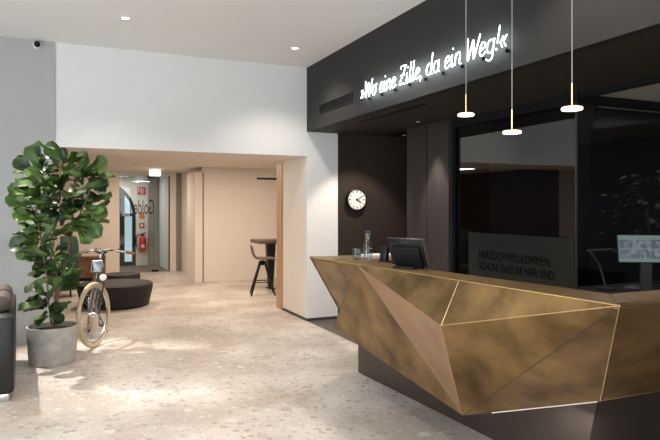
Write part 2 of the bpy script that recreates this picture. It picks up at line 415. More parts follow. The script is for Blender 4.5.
box(dr, acx + .40, acx + .60, HY + .02, HY + .1, 0, acz + .63); box(dr, acx - ar, acx + ar, HY + .02, HY + .1, 0, 0.1)
box(dr, acx - ar, acx + ar, HY + .03, HY + .09, acz - .03, acz + .05)
door = S(obj('door_1', dr, M['plastic']))
b = BM(); box(b, acx - ar + .08, acx + ar - .08, HY + .05, HY + .056, .1, acz + .3); obj('pane', b, M['clear'], door)

# glazing of the office
def pane_struct(name, mat, *a):
    return struct(name, mat, a)
w1 = pane_struct('window_1', M['glass'], GX, GX + 0.01, 3.9, 5.64, 0, 2.40)
w2 = pane_struct('window_2', M['glass'], GX + 0.02, 7.4, 3.88, 3.89, 0, 2.41)
b = BM(); box(b, GX - .004, GX + .014, 3.878, 3.898, 0, 2.40); S(obj('trim_glass_corner', b, M['plinth']))
b = BM(); box(b, GX - .03, GX + .03, 5.64, 5.66, 0, SZ); S(obj('trim_glass_side', b, M['black']))
b = BM(); box(b, 4.3, 7.4, 3.83, 3.86, 2.375, 2.382); S(obj('trim_glass_rail', b, M['steel']))
# glass door in the back room
g = thing('glass_door', 'frameless glass door in the back room doorway with mirrored black lettering on it', 'door', (1.19, 14.34, 0))
bx('pane', M['clear'], 0.01, 1.09, -0.005, 0.005, 0.015, 2.20, g)
bx('edge_frame', M['plastic'], 1.085, 1.105, -0.02, 0.02, 0.0, 2.22, g)
bx('pivot_fitting', M['plastic'], 0.62, 0.78, -0.018, 0.018, 2.17, 2.24, g)
bx('pivot_fitting', M['plastic'], 0.70, 0.86, -0.018, 0.018, 0.0, 0.05, g)
text_mesh('lettering', 'Golden', 0.33, M['ink'], Matrix.Translation((0.49, -0.008, 1.34)) @ Matrix.Rotation(PI, 4, 'Z') @ Matrix.Rotation(PI / 2, 4, 'X') @ Matrix.Scale(0.55, 4, (1, 0, 0)) @ Matrix.Scale(1.45, 4, (0, 1, 0)), g)

# ------------------------------------------------------------------ lights you can see
def downlight(x, y, z, label, dim=False, group='downlights in the white lobby ceiling', energy=0, ang=100, color=SOFTW, rad=0.045):
    t = thing('ceiling_downlight', label, 'light', (x, y, z), 0, group)
    b = BM(); lathe(b, [(rad * .8, 0), (rad * 1.25, 0), (rad * 1.3, -0.004), (rad * .8, -0.006)], 24, cap=False); obj('trim_ring', b, M['white'] if not dim else M['plastic'], t, True)
    b = BM(); lathe(b, [(0, -0.001), (rad * .8, -0.001), (rad * .78, -0.004), (0, -0.004)], 24); obj('lens', b, M['lampdim'] if dim else M['lamp'], t, True)
    if energy: spot('downlight_beam', (x, y, z - 0.02), energy, color, ang)
    return t
downlight(0.56, 6.11, CZ, 'small recessed downlight shining in the white ceiling near the security camera', energy=75, ang=120)
downlight(2.45, 6.47, CZ, 'small recessed downlight shining in the white ceiling beside the dark bulkhead', energy=70, ang=120)
for x, y, e in ((0.5, 4.2, 50), (2.2, 4.6, 95), (1.2, 1.6, 20), (2.3, 1.0, 60), (2.45, 2.7, 60), (-1.6, 5.0, 70), (-1.6, 1.5, 50)):
    spot('downlight_beam', (x, y, CZ - 0.02), e, SOFTW, 120)
t = thing('ceiling_speaker', 'round grey ceiling speaker grille at the top edge of the picture', 'speaker', (0.53, 5.15, CZ))
b = BM(); lathe(b, [(0.0, -0.012), (0.075, -0.012), (0.085, -0.008), (0.09, 0)], 32); obj('grille', b, M['wallgrey'], t, True)
p = at(404, 135, 0.99 / 72 * 600); q = at(418, 121.5, 0.99 / 85.5 * 600); r_ = at(353, 121, 0.99 / 86 * 600)
downlight(p.x, p.y, SZ, 'small dim spot in the dark soffit in front of the clock wall', True, 'spots in the dark soffit', rad=0.035)
downlight(q.x, q.y, SZ, 'small dim spot in the dark soffit in front of the oak panels', True, 'spots in the dark soffit', rad=0.035)
bx('slot', M['black'], 3.15, 3.22, 4.9, 6.3, SZ - 0.003, SZ).name = 'soffit_slot'
tag(bpy.data.objects['soffit_slot'], 'long black air slot in the dark soffit over the counter', 'vent')
spot('downlight_beam', (3.60, 6.45, SZ - 0.03), 85, WARM, 75, 0.5, (R(26), 0, 0))
spot('downlight_beam', (3.80, 5.88, SZ - 0.02), 150, (1, .85, .78), 50, 0.3)
spot('downlight_beam', (3.45, 4.2, SZ - 0.03), 18, WARM, 110, 0.8)
spot('downlight_beam', (3.3, 2.6, SZ - 0.03), 12, WARM, 110, 0.8)

# exit sign
t = thing('exit_sign', 'glowing pale green exit sign box hanging under the back room ceiling', 'sign', (at(155, 0, 12.6).x, at(155, 0, 12.6).y, BZ))
bx('mount', M['white'], -0.02, 0.02, -0.02, 0.02, -0.02, 0, t)
bx('lamp_box', M['exit'], -0.115, 0.115, -0.03, 0.03, -0.15, -0.02, t, 0.006)

# neon sign
t = thing('neon_sign', 'white glowing neon lettering about a boat mounted on the dark bulkhead', 'sign', (FX - 0.035, 5.70, 2.645))
def O(cx=.18, rx=.16, ry=.28, cy=.28): return [(cx + rx * math.cos(a), cy + ry * math.sin(a)) for a in [2 * PI * i / 12 + 0.6 for i in range(13)]]
G = {'W': ([[(0, 1), (.10, .0), (.12, .0), (.29, .85), (.31, .85), (.40, 0), (.42, 0), (.64, 1.0)]], .66),
     'o': ([O(.2, .15), [(.3, .54), (.42, .6)]], .44),
     'e': ([[(.03, .22), (.26, .34), (.29, .48), (.18, .58), (.06, .42), (.05, .14), (.17, 0), (.36, .14)]], .38),
     'i': ([[(.05, .56), (.05, .12), (.1, 0), (.2, .08)], [(.07, .78), (.07, .86)]], .22),
     'n': ([[(.04, .56), (.04, .0)], [(.04, .38), (.18, .57), (.28, .48), (.28, .08), (.38, .0)]], .42),
     'Z': ([[(.05, .85), (.1, 1), (.45, .97)], [(.45, .97), (.24, .5), (.02, .02)], [(.02, .02), (.24, .06), (.46, 0)], [(.1, .5), (.38, .5)]], .52),
     'l': ([[(.08, 1.05), (.05, .5), (.05, .12), (.1, 0), (.2, .08)]], .21),
     ',': ([[(.08, .08), (.02, -.16)]], .16),
     'd': ([O(), [(.34, 1.05), (.33, .5), (.33, .1), (.42, 0)]], .46),
     'a': ([O(), [(.34, .57), (.33, .3), (.33, .1), (.42, 0)]], .46),
     'g': ([O(), [(.34, .57), (.33, .1), (.31, -.22), (.18, -.32), (.02, -.22)]], .44),
     '!': ([[(.1, 1.02), (.06, .3)], [(.05, .1), (.05, .02)]], .2),
     '»': ([[(0, .52), (.12, .29), (0, .06)], [(.15, .52), (.27, .29), (.15, .06)]], .36),
     '«': ([[(.12, .52), (0, .29), (.12, .06)], [(.27, .52), (.15, .29), (.27, .06)]], .34), ' ': ([], .23)}
txt = '»Wo eine Zille, da ein Weg!«'
tot = sum(G[c][1] for c in txt); kx = 2.30 / tot; kz = 0.172; cx = 0
for c in txt:
    st, wd = G[c]
    if st:
        b = BM()
        for s in st:
            pts = [(0, -(cx + x + 0.12 * z) * kx, z * kz) for x, z in s]
            if c in 'W»«' or len(pts) == 2: path = pts
            else: path = smooth_path(pts, 3)
            tube(b, path, 0.0044, 6)
        obj('neon_letter', b, M['neon'], t, True)
    cx += wd
for k in range(9):
    y = -0.15 - k * 0.265; bx('mount', M['plastic'], 0.004, 0.035, y - .007, y + .007, -0.03, -0.005, t)

area('neon_light', (FX - 0.075, 4.57, 2.71), 7.5, (0.80, 0.92, 1.0), 0.14, 2.25, (0, R(-90), 0))

# air grille on the bulkhead
t = thing('air_grille', 'black rectangular ventilation grille at the far end of the bulkhead', 'vent', (FX, 6.43, 2.72))
b = BM()
box(b, -0.012, 0, -.46, .46, .045, .055); box(b, -0.012, 0, -.46, .46, -.055, -.045); box(b, -0.012, 0, -.46, -.45, -.045, .045); box(b, -0.012, 0, .45, .46, -.045, .045)
obj('frame', b, M['fascia'], t)
bx('backing', M['black'], -0.003, -0.0005, -.45, .45, -.045, .045, t)
b = BM()
for k in range(4): box(b, -0.009, -0.004, -.45, .45, -.034 + k * .02, -.028 + k * .02)
box(b, -0.009, -0.004, -.005, .005, -.045, .045)
obj('slat', b, M['black'], t)

# pendants
for (px, py, label) in ((466, 115, 'slim brass pendant lamp nearest the clock, leftmost of three over the counter'),
                        (512, 132.5, 'slim brass pendant lamp hanging lowest, the middle of three over the counter'),
                        (572, 109, 'slim brass pendant lamp nearest the viewer, rightmost of three over the counter')):
    u = (px - 330) / FPX; Z = 2.05 / (FW.x + u * RT.x); p = at(px, py, Z)
    t = thing('pendant_lamp', label, 'lamp', (p.x, p.y, p.z), 0, 'pendant lamps over the counter')
    b = BM(); lathe(b, [(0.003, .011), (.040, .011), (.042, .0072), (.003, .0072)], 28); obj('cap', b, M['brass'], t, True)
    b = BM(); lathe(b, [(0, .007), (.043, .007), (.045, .004), (.045, -.002), (.043, -.005), (0, -.005)], 32); obj('light_disc', b, M['pend'], t, True)
    b = BM(); tube(b, [(0, 0, .012), (0, 0, .115)], .0032, 8); obj('rod', b, M['brass'], t, True)
    b = BM(); tube(b, [(0, 0, .115), (0, 0, CZ - p.z - .02)], .0013, 6); obj('cable', b, M['wire'], t, True)
    b = BM(); lathe(b, [(0, CZ - p.z), (.04, CZ - p.z), (.04, CZ - p.z - .02), (0, CZ - p.z - .02)], 24); obj('ceiling_rose', b, M['brass'], t, True)

# security camera
p = at(37, 43.5, 6.52)
t = thing('security_camera', 'small black dome security camera high on the grey wall', 'camera', (p.x, WY - 0.012, p.z))
Rx = Matrix.Rotation(PI / 2, 4, 'X')
b = BM(); lathe(b, [(0, 0), (.042, 0), (.042, .02), (.034, .03), (0, .03)], 24, Rx); obj('mount', b, M['white'], t, True)
b = BM(); lathe(b, [(.033, .03), (.033, .05), (.026, .066), (.012, .074), (0, .076)], 24, Rx); obj('dome', b, M['plastic'], t, True)

# wall clock
p = at(354.0, 199.8, 8.18)
t = thing('wall_clock', 'round white station clock hanging on the dark brown wall', 'clock', (p.x, WY - 0.01, p.z))
b = BM(); lathe(b, [(0, 0), (.12, 0), (.142, .01), (.146, .06), (.146, .085), (.136, .09), (.132, .082), (.132, .07), (0, .07)], 40, Rx); obj('case', b, M['plastic'], t, True)
b = BM(); lathe(b, [(0, .071), (.131, .071), (.131, .074), (0, .074)], 40, Rx); obj('dial', b, M['white'], t, True)
for k in range(12):
    hw_, z0_ = (.004, .098) if k % 3 else (.006, .092)
    b = BM(); box(b, -hw_, hw_, -.078, -.0745, z0_, .122, mat=Matrix.Rotation(k * PI / 6, 4, 'Y')); obj('hour_mark', b, M['ink'], t)
for nm, ang, ln, wd in (('hour_hand', 125, .072, .008), ('minute_hand', 60, .108, .005)):
    b = BM(); box(b, -wd, wd, -.082, -.079, -.02, ln, mat=Matrix.Rotation(R(ang), 4, 'Y')); obj(nm, b, M['ink'], t)
b = BM(); lathe(b, [(0, .078), (.009, .078), (.009, .086), (0, .086)], 16, Rx); obj('hub', b, M['ink'], t, True)

# ------------------------------------------------------------------ reception counter
A = Vector((1.81, 4.45, 1.1)); Gp = Vector((2.06, 1.74, 1.1))
def onedge(px):
    u = (px - 330) / FPX; d = FW + u * RT
    # intersect ray (0,0)+s*d with line A-G
    e = Gp - A; s = (A.x * e.y - A.y * e.x) / (d.x * e.y - d.y * e.x)
    return Vector((d.x * s, d.y * s, 1.1))
Bp = onedge(356.5); Fp = onedge(459)
E = at(441, 325.5, 3.20); P = at(462.5, 415.5, 3.50); D = at(333.4, 327.3, 4.95); K = at(344.5, 319.5, 5.35); H = at(600, 401, 3.05)
G2 = Vector((3.4, 1.70, 1.1)); H2 = at(660, 391.0, 3.09); H2 = H + (H2 - H) * ((3.4 - H.x) / (H2.x - H.x))
desk = thing('reception_counter', 'faceted bronze reception counter on a recessed brown metal plinth', 'counter', (2.5, 3.3, 0))
off = Vector((2.5, 3.3, 0))
cen = Vector((2.9, 3.2, 0.8))
def facet(name, mat, *pts, label=None):
    pts = [p - off for p in pts]; n = (pts[1] - pts[0]).cross(pts[2] - pts[0]).normalized()
    if n.dot((sum(pts, Vector()) / len(pts)) - (cen - off)) < 0: n = -n
    b = BM(); a = [b.verts.new(p) for p in pts]; c = [b.verts.new(p - 0.012 * n) for p in pts]
    b.faces.new(a); b.faces.new(c[::-1]); k = len(pts)
    for i in range(k): b.faces.new((a[i], c[i], c[(i + 1) % k], a[(i + 1) % k]))
    o = obj(name, b, mat, desk)
    if label: o['label'] = label
    return o
BA = M['bronzeA']
facet('bronze_panel', BA, A, Bp, K)
facet('bronze_panel', BA, Bp, D, K)
facet('bronze_panel', BA, Bp, D, P)
facet('bronze_panel', M['bronzeRefl'], Bp, P, E, label='copper toned triangular panel, lighter by a reflection painted into its colour')
facet('bronze_panel', BA, Bp, E, Fp)
facet('bronze_panel', BA, Fp, E, Gp)
facet('bronze_panel', BA, E, P, Gp)
facet('bronze_panel', BA, P, H, Gp)
facet('bronze_panel', BA, Gp, H, H2, G2)
# underside and staff side
PB = Vector((2.70, 3.0, 0.45)); KB = Vector((2.72, 4.75, 0.50)); HB = Vector((2.9, 2.4, 0.55))
facet('underside', M['plinth'], D, P, PB, KB, K)
facet('underside', M['plinth'], P, H, HB, PB)
facet('underside', M['plinth'], H, H2, Vector((3.4, 2.5, .56)), HB)
AB = Vector((2.62, 4.38, 1.1)); 
facet('end_panel', BA, A, K, KB, AB)
# counter top
b = BM()
pts = [(A.x, A.y), (Gp.x, Gp.y), (G2.x, G2.y), (3.4, 1.96), (2.285, 1.98), (2.13, 3.15), (2.125, 3.85), (2.60, 4.0), (2.62, 4.38)]
pts = [(x - off.x, y - off.y) for x, y in pts]
prism(b, pts[::-1], 1.085, 1.104); obj('countertop', b, M['bronzeT'], desk)
bx('work_surface', M['black'], 2.66 - off.x, 3.1 - off.x, 2.75 - off.y, 4.1 - off.y, .74, .77, desk)
bx('staff_panel', M['black'], 2.56 - off.x, 2.60 - off.x, 4.0 - off.y, 4.33 - off.y, .5, 1.085, desk)
# plinth
b = BM()
t0 = [(2.455, 4.87), (2.57, 2.42), (3.4, 2.42), (3.4, 2.9), (3.05, 2.9), (3.05, 4.87)]
t1 = [(2.455, 4.87), (2.572, 2.31), (3.4, 2.31), (3.4, 2.9), (3.05, 2.9), (3.05, 4.87)]
va = [b.verts.new((x - off.x, y - off.y, 0)) for x, y in t0]; vb = [b.verts.new((x - off.x, y - off.y, 0.62 if i in (0, 5) else (.475 if i in (1, 2) else .5))) for i, (x, y) in enumerate(t1)]
b.faces.new(va)
for i in range(6): b.faces.new((va[i], vb[i], vb[(i + 1) % 6], va[(i + 1) % 6]))
bmesh.ops.triangulate(b, faces=[b.faces.new(vb)])
obj('plinth', b, M['plinth'], desk)
# brass seams
b = BM()
for s, e_, r in ((A, Gp, .0035), (Gp, H, .004), (E, Gp, .0028), (E, Fp, .002), (E, P, .0018), (Gp, G2, .003), (H, H2, .002)):
    tube(b, [s - off, e_ - off], r, 6)
obj('seam', b, M['brass'], desk); b = BM()
for s, e_, r in ((P, Gp, .0024), (Bp, P, .002), (Bp, D, .0016)): tube(b, [s - off, e_ - off], r, 6)  # dark tubes drawn in for the shade along the folds
obj('crease_shade', b, M['plinth'], desk); b = BM()
tube(b, [Gp - off + Vector((0, 0, .004)), Vector((2.285, 1.98, 1.104)) - off], .002, 6)
obj('seam', b, M['brass'], desk)
# led strip below the front edge
l0 = P + .22 * (H - P) + Vector((.022, .008, -.006)); l1 = P + .97 * (H - P) + Vector((.022, .008, -.006))
b = BM(); tube(b, [l0 - off, l1 - off], .004, 6); obj('led_strip', b, M['led'], desk)
mid = (l0 + l1) / 2
o = area('plinth_led_light', (mid.x + 0.03, mid.y, mid.z - .03), 2.5, (1, .93, .88), .03, .6, (0, R(-12), R(25)))

# things on the counter
def lathe_thing(name, prof, mat, parent, seg=28, mtx=None):
    b = BM(); lathe(b, prof, seg, mtx, cap=False); return obj(name, b, mat, parent, True)
CT = 1.104
p = at(368, 260, 4.50)
t = thing('water_carafe', 'clear glass water carafe standing on the counter', 'carafe', (p.x, p.y, CT))
lathe_thing('glass_body', [(0, 0.002), (.033, .002), (.036, .008), (.036, .09), (.028, .125), (.021, .15), (.022, .205), (.026, .22), (.023, .22), (.019, .205), (.018, .15), (.025, .124), (.032, .09), (.032, .012), (0, .012)], M['tumbler'], t)
lathe_thing('water', [(0, .013), (.0315, .013), (.0315, .085), (0, .085)], M['water'], t)
p = at(357, 260, 4.50)
t = thing('drinking_glass', 'clear drinking glass beside the water carafe', 'glass', (p.x, p.y, CT))
lathe_thing('glass_body', [(0, 0.001), (.028, .001), (.031, .006), (.034, .088), (.032, .088), (.029, .01), (0, .01)], M['tumbler'], t)
lathe_thing('water', [(0, .011), (.0285, .011), (.030, .045), (0, .045)], M['water'], t)
t = thing('brochure_stack', 'flat stack of white brochures lying behind the carafe', 'brochures', (2.33, 4.20, CT + .001), R(4))
b = BM()
for k in range(5): box(b, -.15 + .002 * (k % 2), .15, -.09, .09 - .002 * (k % 3), k * .004, k * .004 + .0034)
obj('pages', b, M['paper'], t)
p = at(384, 260, 4.35)
t = thing('card_terminal', 'small black upright device between carafe and tilted screen', 'device', (p.x, p.y, CT), R(-70))
b = BM(); box(b, -.03, .03, -.02, .02, 0, .11, .008, mat=Matrix.Rotation(R(-6), 4, 'X')); obj('casing', b, M['plastic'], t, True)
b = BM(); box(b, -.022, .022, -.0215, -.0205, .06, .10, mat=Matrix.Rotation(R(-6), 4, 'X')); obj('display', b, M['black'], t)
b = BM(); box(b, -.035, .035, -.03, .03, -.0, .008, .003); obj('base', b, M['plastic'], t, True)
# tilted touch screen: we see its back
p = at(408, 268, 3.93)
t = thing('touch_screen', 'black tilted till screen seen from behind on the counter', 'screen', (p.x - .005, p.y - .02, CT), R(-65))
# local: +x along width, +y towards staff ; screen back faces -y (to the lobby)
tl = Matrix.Rotation(R(22), 4, 'X')
b = BM(); box(b, -.14, .14, .0, .022, .012, .205, .006, mat=Matrix.Translation((0, .02, 0)) @ tl); obj('casing', b, M['plastic'], t, True)
b = BM(); box(b, -.132, .132, .0221, .0235, .02, .197, mat=Matrix.Translation((0, .02, 0)) @ tl); obj('display', b, M['black'], t)
b = BM(); box(b, -.105, .105, -.022, .0, .012, .155, .01, mat=Matrix.Translation((0, .02, 0)) @ tl); obj('rear_housing', b, M['black'], t, True)
b = BM(); box(b, -.08, .08, -.07, .06, 0.001, .012, .004); obj('base', b, M['plastic'], t, True)
b = BM(); box(b, .137, .142, -.001, .023, .015, .203, mat=Matrix.Translation((0, .02, 0)) @ tl); obj('side_trim', b, M['cushion'], t)
b = BM(); box(b, -.03, .03, -.0015, -.0005, .178, .185, mat=Matrix.Translation((0, .02, 0)) @ tl); obj('badge', b, M['base'], t)

# film with welcome lettering on the glass
t = thing('welcome_film', 'dark grey glass panel with black German welcome lettering behind the counter', 'sign', (GX - .004, 4.64, 0))
bx('film', M['film'], -.003, 0, -.745, .75, .35, 1.225, t)
TM = lambda y, z: Matrix.Translation((-.0045, y, z)) @ Matrix.Rotation(-PI / 2, 4, 'Z') @ Matrix.Rotation(PI / 2, 4, 'X')
text_mesh('lettering', 'HERZLICH WILLKOMMEN,', .118, M['letter'], TM(.05, .955) @ Matrix.Scale(.75, 4, (1, 0, 0)), t)
text_mesh('lettering', 'SCHÖN, DASS SIE HIER SIND.', .118, M['letter'], TM(.02, .835) @ Matrix.Scale(.72, 4, (1, 0, 0)), t)

# back desk with monitor (right edge)
t = thing('back_desk', 'low black cabinet desk behind the counter under the monitor', 'desk', (4.15, 3.05, 0))
bx('carcass', M['black'], -.35, .85, -.35, .55, 0.02, .83, t)
bx('desk_top', M['black'], -.37, .87, -.37, .57, .83, .855, t, .003)
bx('drawer', M['plastic'], -.365, -.35, -.30, .50, .50, .78, t)
m0 = at(647, 262, 4.35)
t = thing('monitor', 'computer monitor showing a grid of security camera pictures behind the counter', 'monitor', (m0.x, m0.y, .855), R(-30))
tl = Matrix.Translation((0, 0, .1)) @ Matrix.Rotation(R(-8), 4, 'X')
b = BM(); box(b, -.19, .27, 0, .022, .14, .345, .004, mat=tl); obj('casing', b, M['plastic'], t, True)
b = BM()
for r in range(2):
    for c in range(6):
        x0 = -.18 + c * .074; z0 = .172 + r * .072; box(b, x0, x0 + .068, -.002, -.0008, z0, z0 + .064, mat=tl)
obj('camera_pictures', b, M['screen'], t)
b = BM(); box(b, -.186, .266, -.0007, -.0003, .145, .34, mat=tl); obj('screen', b, M['screenbar'], t)
b = BM(); box(b, -.02, .06, .062, .082, .0, .32); box(b, -.1, .14, -.06, .12, 0, .012); obj('stand', b, M['plastic'], t)
b = BM(); box(b, -.11, .11, -.06, .06, 0, .018, .004)
t = obj('keypad', b, M['base'], None, True); k0 = at(612, 283, 4.15); t.location = (4.17, 3.36, .855); t.rotation_euler = (0, 0, R(20))
tag(t, 'flat grey keypad lying on the black desk left of the monitor', 'keypad')

t = thing('desk_lamp', 'thin dark metal jointed lamp arm in the dark behind the counter, left of the monitor', 'lamp', (3.88, 3.40, .855), R(-30))
b = BM(); lathe(b, [(0, 0), (.07, 0), (.07, .015), (0, .018)], 24); obj('base', b, M['plastic'], t, True)
b = BM(); tube(b, [(0, 0, .01), (-.05, 0, .20)], .008, 8); tube(b, [(-.05, 0, .20), (-.13, 0, .31)], .008, 8); obj('arm', b, M['plinth'], t, True)
b = BM(); tube(b, [(-.14, 0, .305), (.06, 0, .315)], .008, 8); obj('arm', b, M['plinth'], t, True)
b = BM(); box(b, .05, .20, -.02, .02, .293, .305, .004); obj('lamp_head', b, M['plastic'], t, True)

# ------------------------------------------------------------------ plants
def leaf(bm, base, direction, up, L, Wd, curl=0.25, fold=0.12):
    d = direction.normalized(); s = d.cross(up)
    if s.length < 1e-3: s = d.orthogonal()
    s.normalize(); n = s.cross(d).normalized()
    rows = []; NT = 8
    ph = random.random() * 6
    for i in range(NT + 1):
        t = i / NT
        wv = Wd * (0.10, .16, .38, .48, .60, .78, .88, .78, .36)[i] if i else 0.004
        wv = max(wv, 0.004)
        c = base + d * (L * t) - n * (curl * L * t * t) * 1.0
        row = []
        for j, q in enumerate((-1, -.55, 0, .55, 1)):
            lift = fold * Wd * abs(q) * 1.6 + 0.09 * Wd * math.sin(9 * t + ph + q * 2) * abs(q)
            row.append(bm.verts.new(c + s * (q * wv * .5) + n * lift))
        rows.append(row)
    for a, bb in zip(rows, rows[1:]):
        for j in range(4): bm.faces.new((a[j], a[j + 1], bb[j + 1], bb[j]))
pc = at(52.5, 360, 5.80); pc.z = 0
fic = thing('fiddle_leaf_fig', 'tall fiddle leaf fig with large glossy leaves in a grey concrete pot', 'plant', (pc.x, pc.y, 0))
pot = None
b = BM(); lathe(b, [(0, 0), (.20, 0), (.208, .01), (.230, .345), (.228, .358), (.216, .358), (.210, .345), (.206, .30), (0, .30)], 48); obj('pot', b, M['concrete'], fic, True)
b = BM(); lathe(b, [(0, .318), (.1, .315), (.205, .308), (.205, .302), (0, .302)], 32); obj('soil', b, M['soil'], fic, True)
def L3(px, py, dz=0.0):
    Z = 5.80 + dz
    return at(px, py, Z) - pc
b = BM()
tube(b, smooth_path([L3(55, 328), L3(56, 310), L3(57, 296), L3(60, 280, .02)], 4), .02, 8, radii=None)
tube(b, smooth_path([L3(58, 296), L3(63, 275, .02), L3(68, 252), L3(72, 228), L3(73, 200), L3(76, 175)], 4), .012, 8)
tube(b, smooth_path([L3(57, 298), L3(53, 275, .1), L3(50, 245, .1), L3(52, 215, .05), L3(60, 185), L3(60, 160)], 4), .011, 8)
tube(b, smooth_path([L3(52, 325), L3(49, 305, -.08), L3(47, 280, -.08), L3(42, 245, -.1), L3(36, 210, -.05), L3(36, 175)], 4), .009, 8)
tube(b, smooth_path([L3(72, 228), L3(82, 210, -.05), L3(90, 190, -.05)], 4), .007, 8)
obj('stem', b, M['bark'], fic, True)
b = BM()
random.seed(21)
blobs = [(62, 166, 20, 17, 15), (42, 170, 16, 14, 9), (84, 176, 14, 16, 10), (39, 192, 15, 12, 11), (60, 192, 24, 16, 17), (86, 200, 14, 12, 9),
         (41, 218, 16, 14, 13), (62, 216, 24, 14, 15), (84, 222, 12, 12, 8), (40, 240, 12, 10, 9), (52, 250, 16, 16, 11), (56, 275, 10, 16, 12), (48, 302, 8, 16, 15), (58, 262, 10, 10, 8), (44, 262, 10, 10, 8), (60, 200, 26, 26, 16), (46, 232, 18, 16, 10)]
for cx_, cy_, rx, ry, cnt in blobs:
    for k in range(cnt):
        a = random.random() * 2 * PI; rr = math.sqrt(random.random()) * 0.75
        dzz = random.uniform(-.28, .28)
        base = L3(cx_ + rx * rr * math.cos(a) * .7, cy_ + 6 + ry * rr * math.sin(a), dzz)
        out = (RT * math.cos(a) * 1.0 + FW * random.uniform(-1.1, .5) + Vector((0, 0, random.uniform(-.15, .95))))
        axis = L3(55, 230); out += RT * ((base - axis).dot(RT)) * .5
        Ln = random.uniform(.15, .25)
        leaf(b, base, out, Vector((0, 0, 1)) + FW * random.uniform(-.8, .3) + RT * random.uniform(-.5, .5), Ln, Ln * random.uniform(.66, .84), random.uniform(.05, .4), random.uniform(.0, .16))
# a few deliberate outer leaves
for bx_, by_, tx, ty, ln in ((60, 168, 50, 142, .24), (64, 165, 64, 148, .2), (80, 180, 86, 152, .26), (84, 178, 106, 160, .2), (84, 188, 108, 184, .2), (44, 172, 30, 146, .2),
                        (36, 176, 16, 158, .2), (32, 196, 9, 186, .22), (34, 210, 8, 195, .2), (36, 222, 14, 212, .22), (34, 234, 10, 248, .2), (32, 246, 17, 258, .16),
                        (84, 206, 106, 216, .22), (84, 216, 100, 236, .2), (50, 316, 36, 322, .16), (50, 310, 62, 322, .15), (46, 296, 36, 286, .16), (78, 226, 90, 243, .16)):
    p0 = L3(bx_, by_, -.1); p1 = L3(tx, ty, -.15); dd = p1 - p0
    leaf(b, p0, dd, Vector((0, 0, .6)) - FW * 1.0 + RT * random.uniform(-.4, .4), dd.length * 1.02, dd.length * .74, .06, .08)
obj('foliage', b, M['leaf'], fic, True, recalc=False)

oc = Vector((6.35, 4.95, 0))  # solid plant added to stand in for a reflection in the glass
pl = thing('reflection_plant', 'dim leafy plant added behind the office glass in place of a reflected one', 'plant', oc)
b = BM(); lathe(b, [(0, 0), (.16, 0), (.19, .4), (.18, .4), (.17, .36), (0, .36)], 28); obj('pot', b, M['plastic'], pl, True)
b = BM(); tube(b, smooth_path([(0, 0, .3), (.03, 0, .9), (-.02, .02, 1.5)], 4), .02, 8); obj('stem', b, M['bark'], pl, True)
b = BM()
for k in range(90):
    a = random.random() * 2 * PI; z = random.uniform(1.05, 1.9); rr = random.uniform(.05, .42) * math.sin(PI * min(1, (z - .9) / 1.05)) ** .5
    base = Vector((rr * math.cos(a), rr * math.sin(a), z))
    leaf(b, base, Vector((math.cos(a), math.sin(a), random.uniform(-.3, .6))), Vector((0, 0, 1)), random.uniform(.12, .2), .10, .3, .1)
obj('foliage', b, M['darkleaf'], pl, True, recalc=False)

# ------------------------------------------------------------------ sofa at the left edge
sf = thing('leather_sofa', 'black leather sofa with low back at the left edge of the picture', 'sofa', (-.86, 5.90, 0), R(3.2))
bx('seat_base', M['leather'], -.48, .32, -.70, .70, .06, .33, sf, .03)
bx('backrest', M['leather'], .33, .49, -.71, .71, .06, .66, sf, .035)
bx('armrest', M['leather'], -.48, .325, -.71, -.55, .06, .60, sf, .035)
bx('armrest', M['leather'], -.48, .325, .55, .71, .06, .60, sf, .035)
bx('seat_cushion', M['leather'], -.47, .32, -.54, -.005, .335, .47, sf, .04)
bx('seat_cushion', M['leather'], -.47, .32, .005, .54, .335, .47, sf, .04)
for x in (-.42, .40):
    for y in (-.64, .64):
        bx('foot', M['chrome'], x - .05, x + .05, y - .05, y + .05, 0, .06, sf, .005)
for y, lb in ((5.62, 'dark brown roll cushion lying on the sofa back, nearer the viewer'), (6.12, 'dark brown roll cushion lying on the sofa back, nearer the wall')):
    b = BM(); lathe(b, [(0, -.2), (.04, -.198), (.062, -.18), (.066, -.12), (.066, .12), (.062, .18), (.04, .198), (0, .2)], 28, Rx)
    o = obj('roll_cushion', b, M['cushion'], None, True); o.location = (-.445 - (y - 5.6) * .055, y, .726); o.rotation_euler = (0, 0, R(3.2))
    tag(o, lb, 'cushion', 'roll cushions on the black sofa')

# ------------------------------------------------------------------ back room furniture
def ottoman(px, Z, r, h, label):
    p = at(px, 0, Z); t = thing('ottoman', label, 'ottoman', (p.x, p.y, 0), 0, 'round dark ottomans in the back room')
    b = BM(); lathe(b, [(0, .015), (r * .86, .015), (r * .90, .03), (r * .985, h * .72), (r, h - .03), (r * .985, h - .018), (r * .97, h - .02)], 56); obj('body', b, M['fabric'], t, True)
    b = BM(); lathe(b, [(0, h - .022), (r * .95, h - .022), (r * .985, h - .010), (r * .95, h), (r * .5, h + .006), (0, h + .008)], 56); obj('seat_top', b, M['fabric'], t, True)
    b = BM(); lathe(b, [(0, 0), (r * .8, 0), (r * .8, .015), (0, .015)], 40); obj('base', b, M['black'], t, True)
ottoman(115.5, 9.15, .55, .345, 'large round dark ottoman standing behind the bicycle')
ottoman(121.5, 10.3, .31, .355, 'smaller round dark ottoman standing behind the large one')
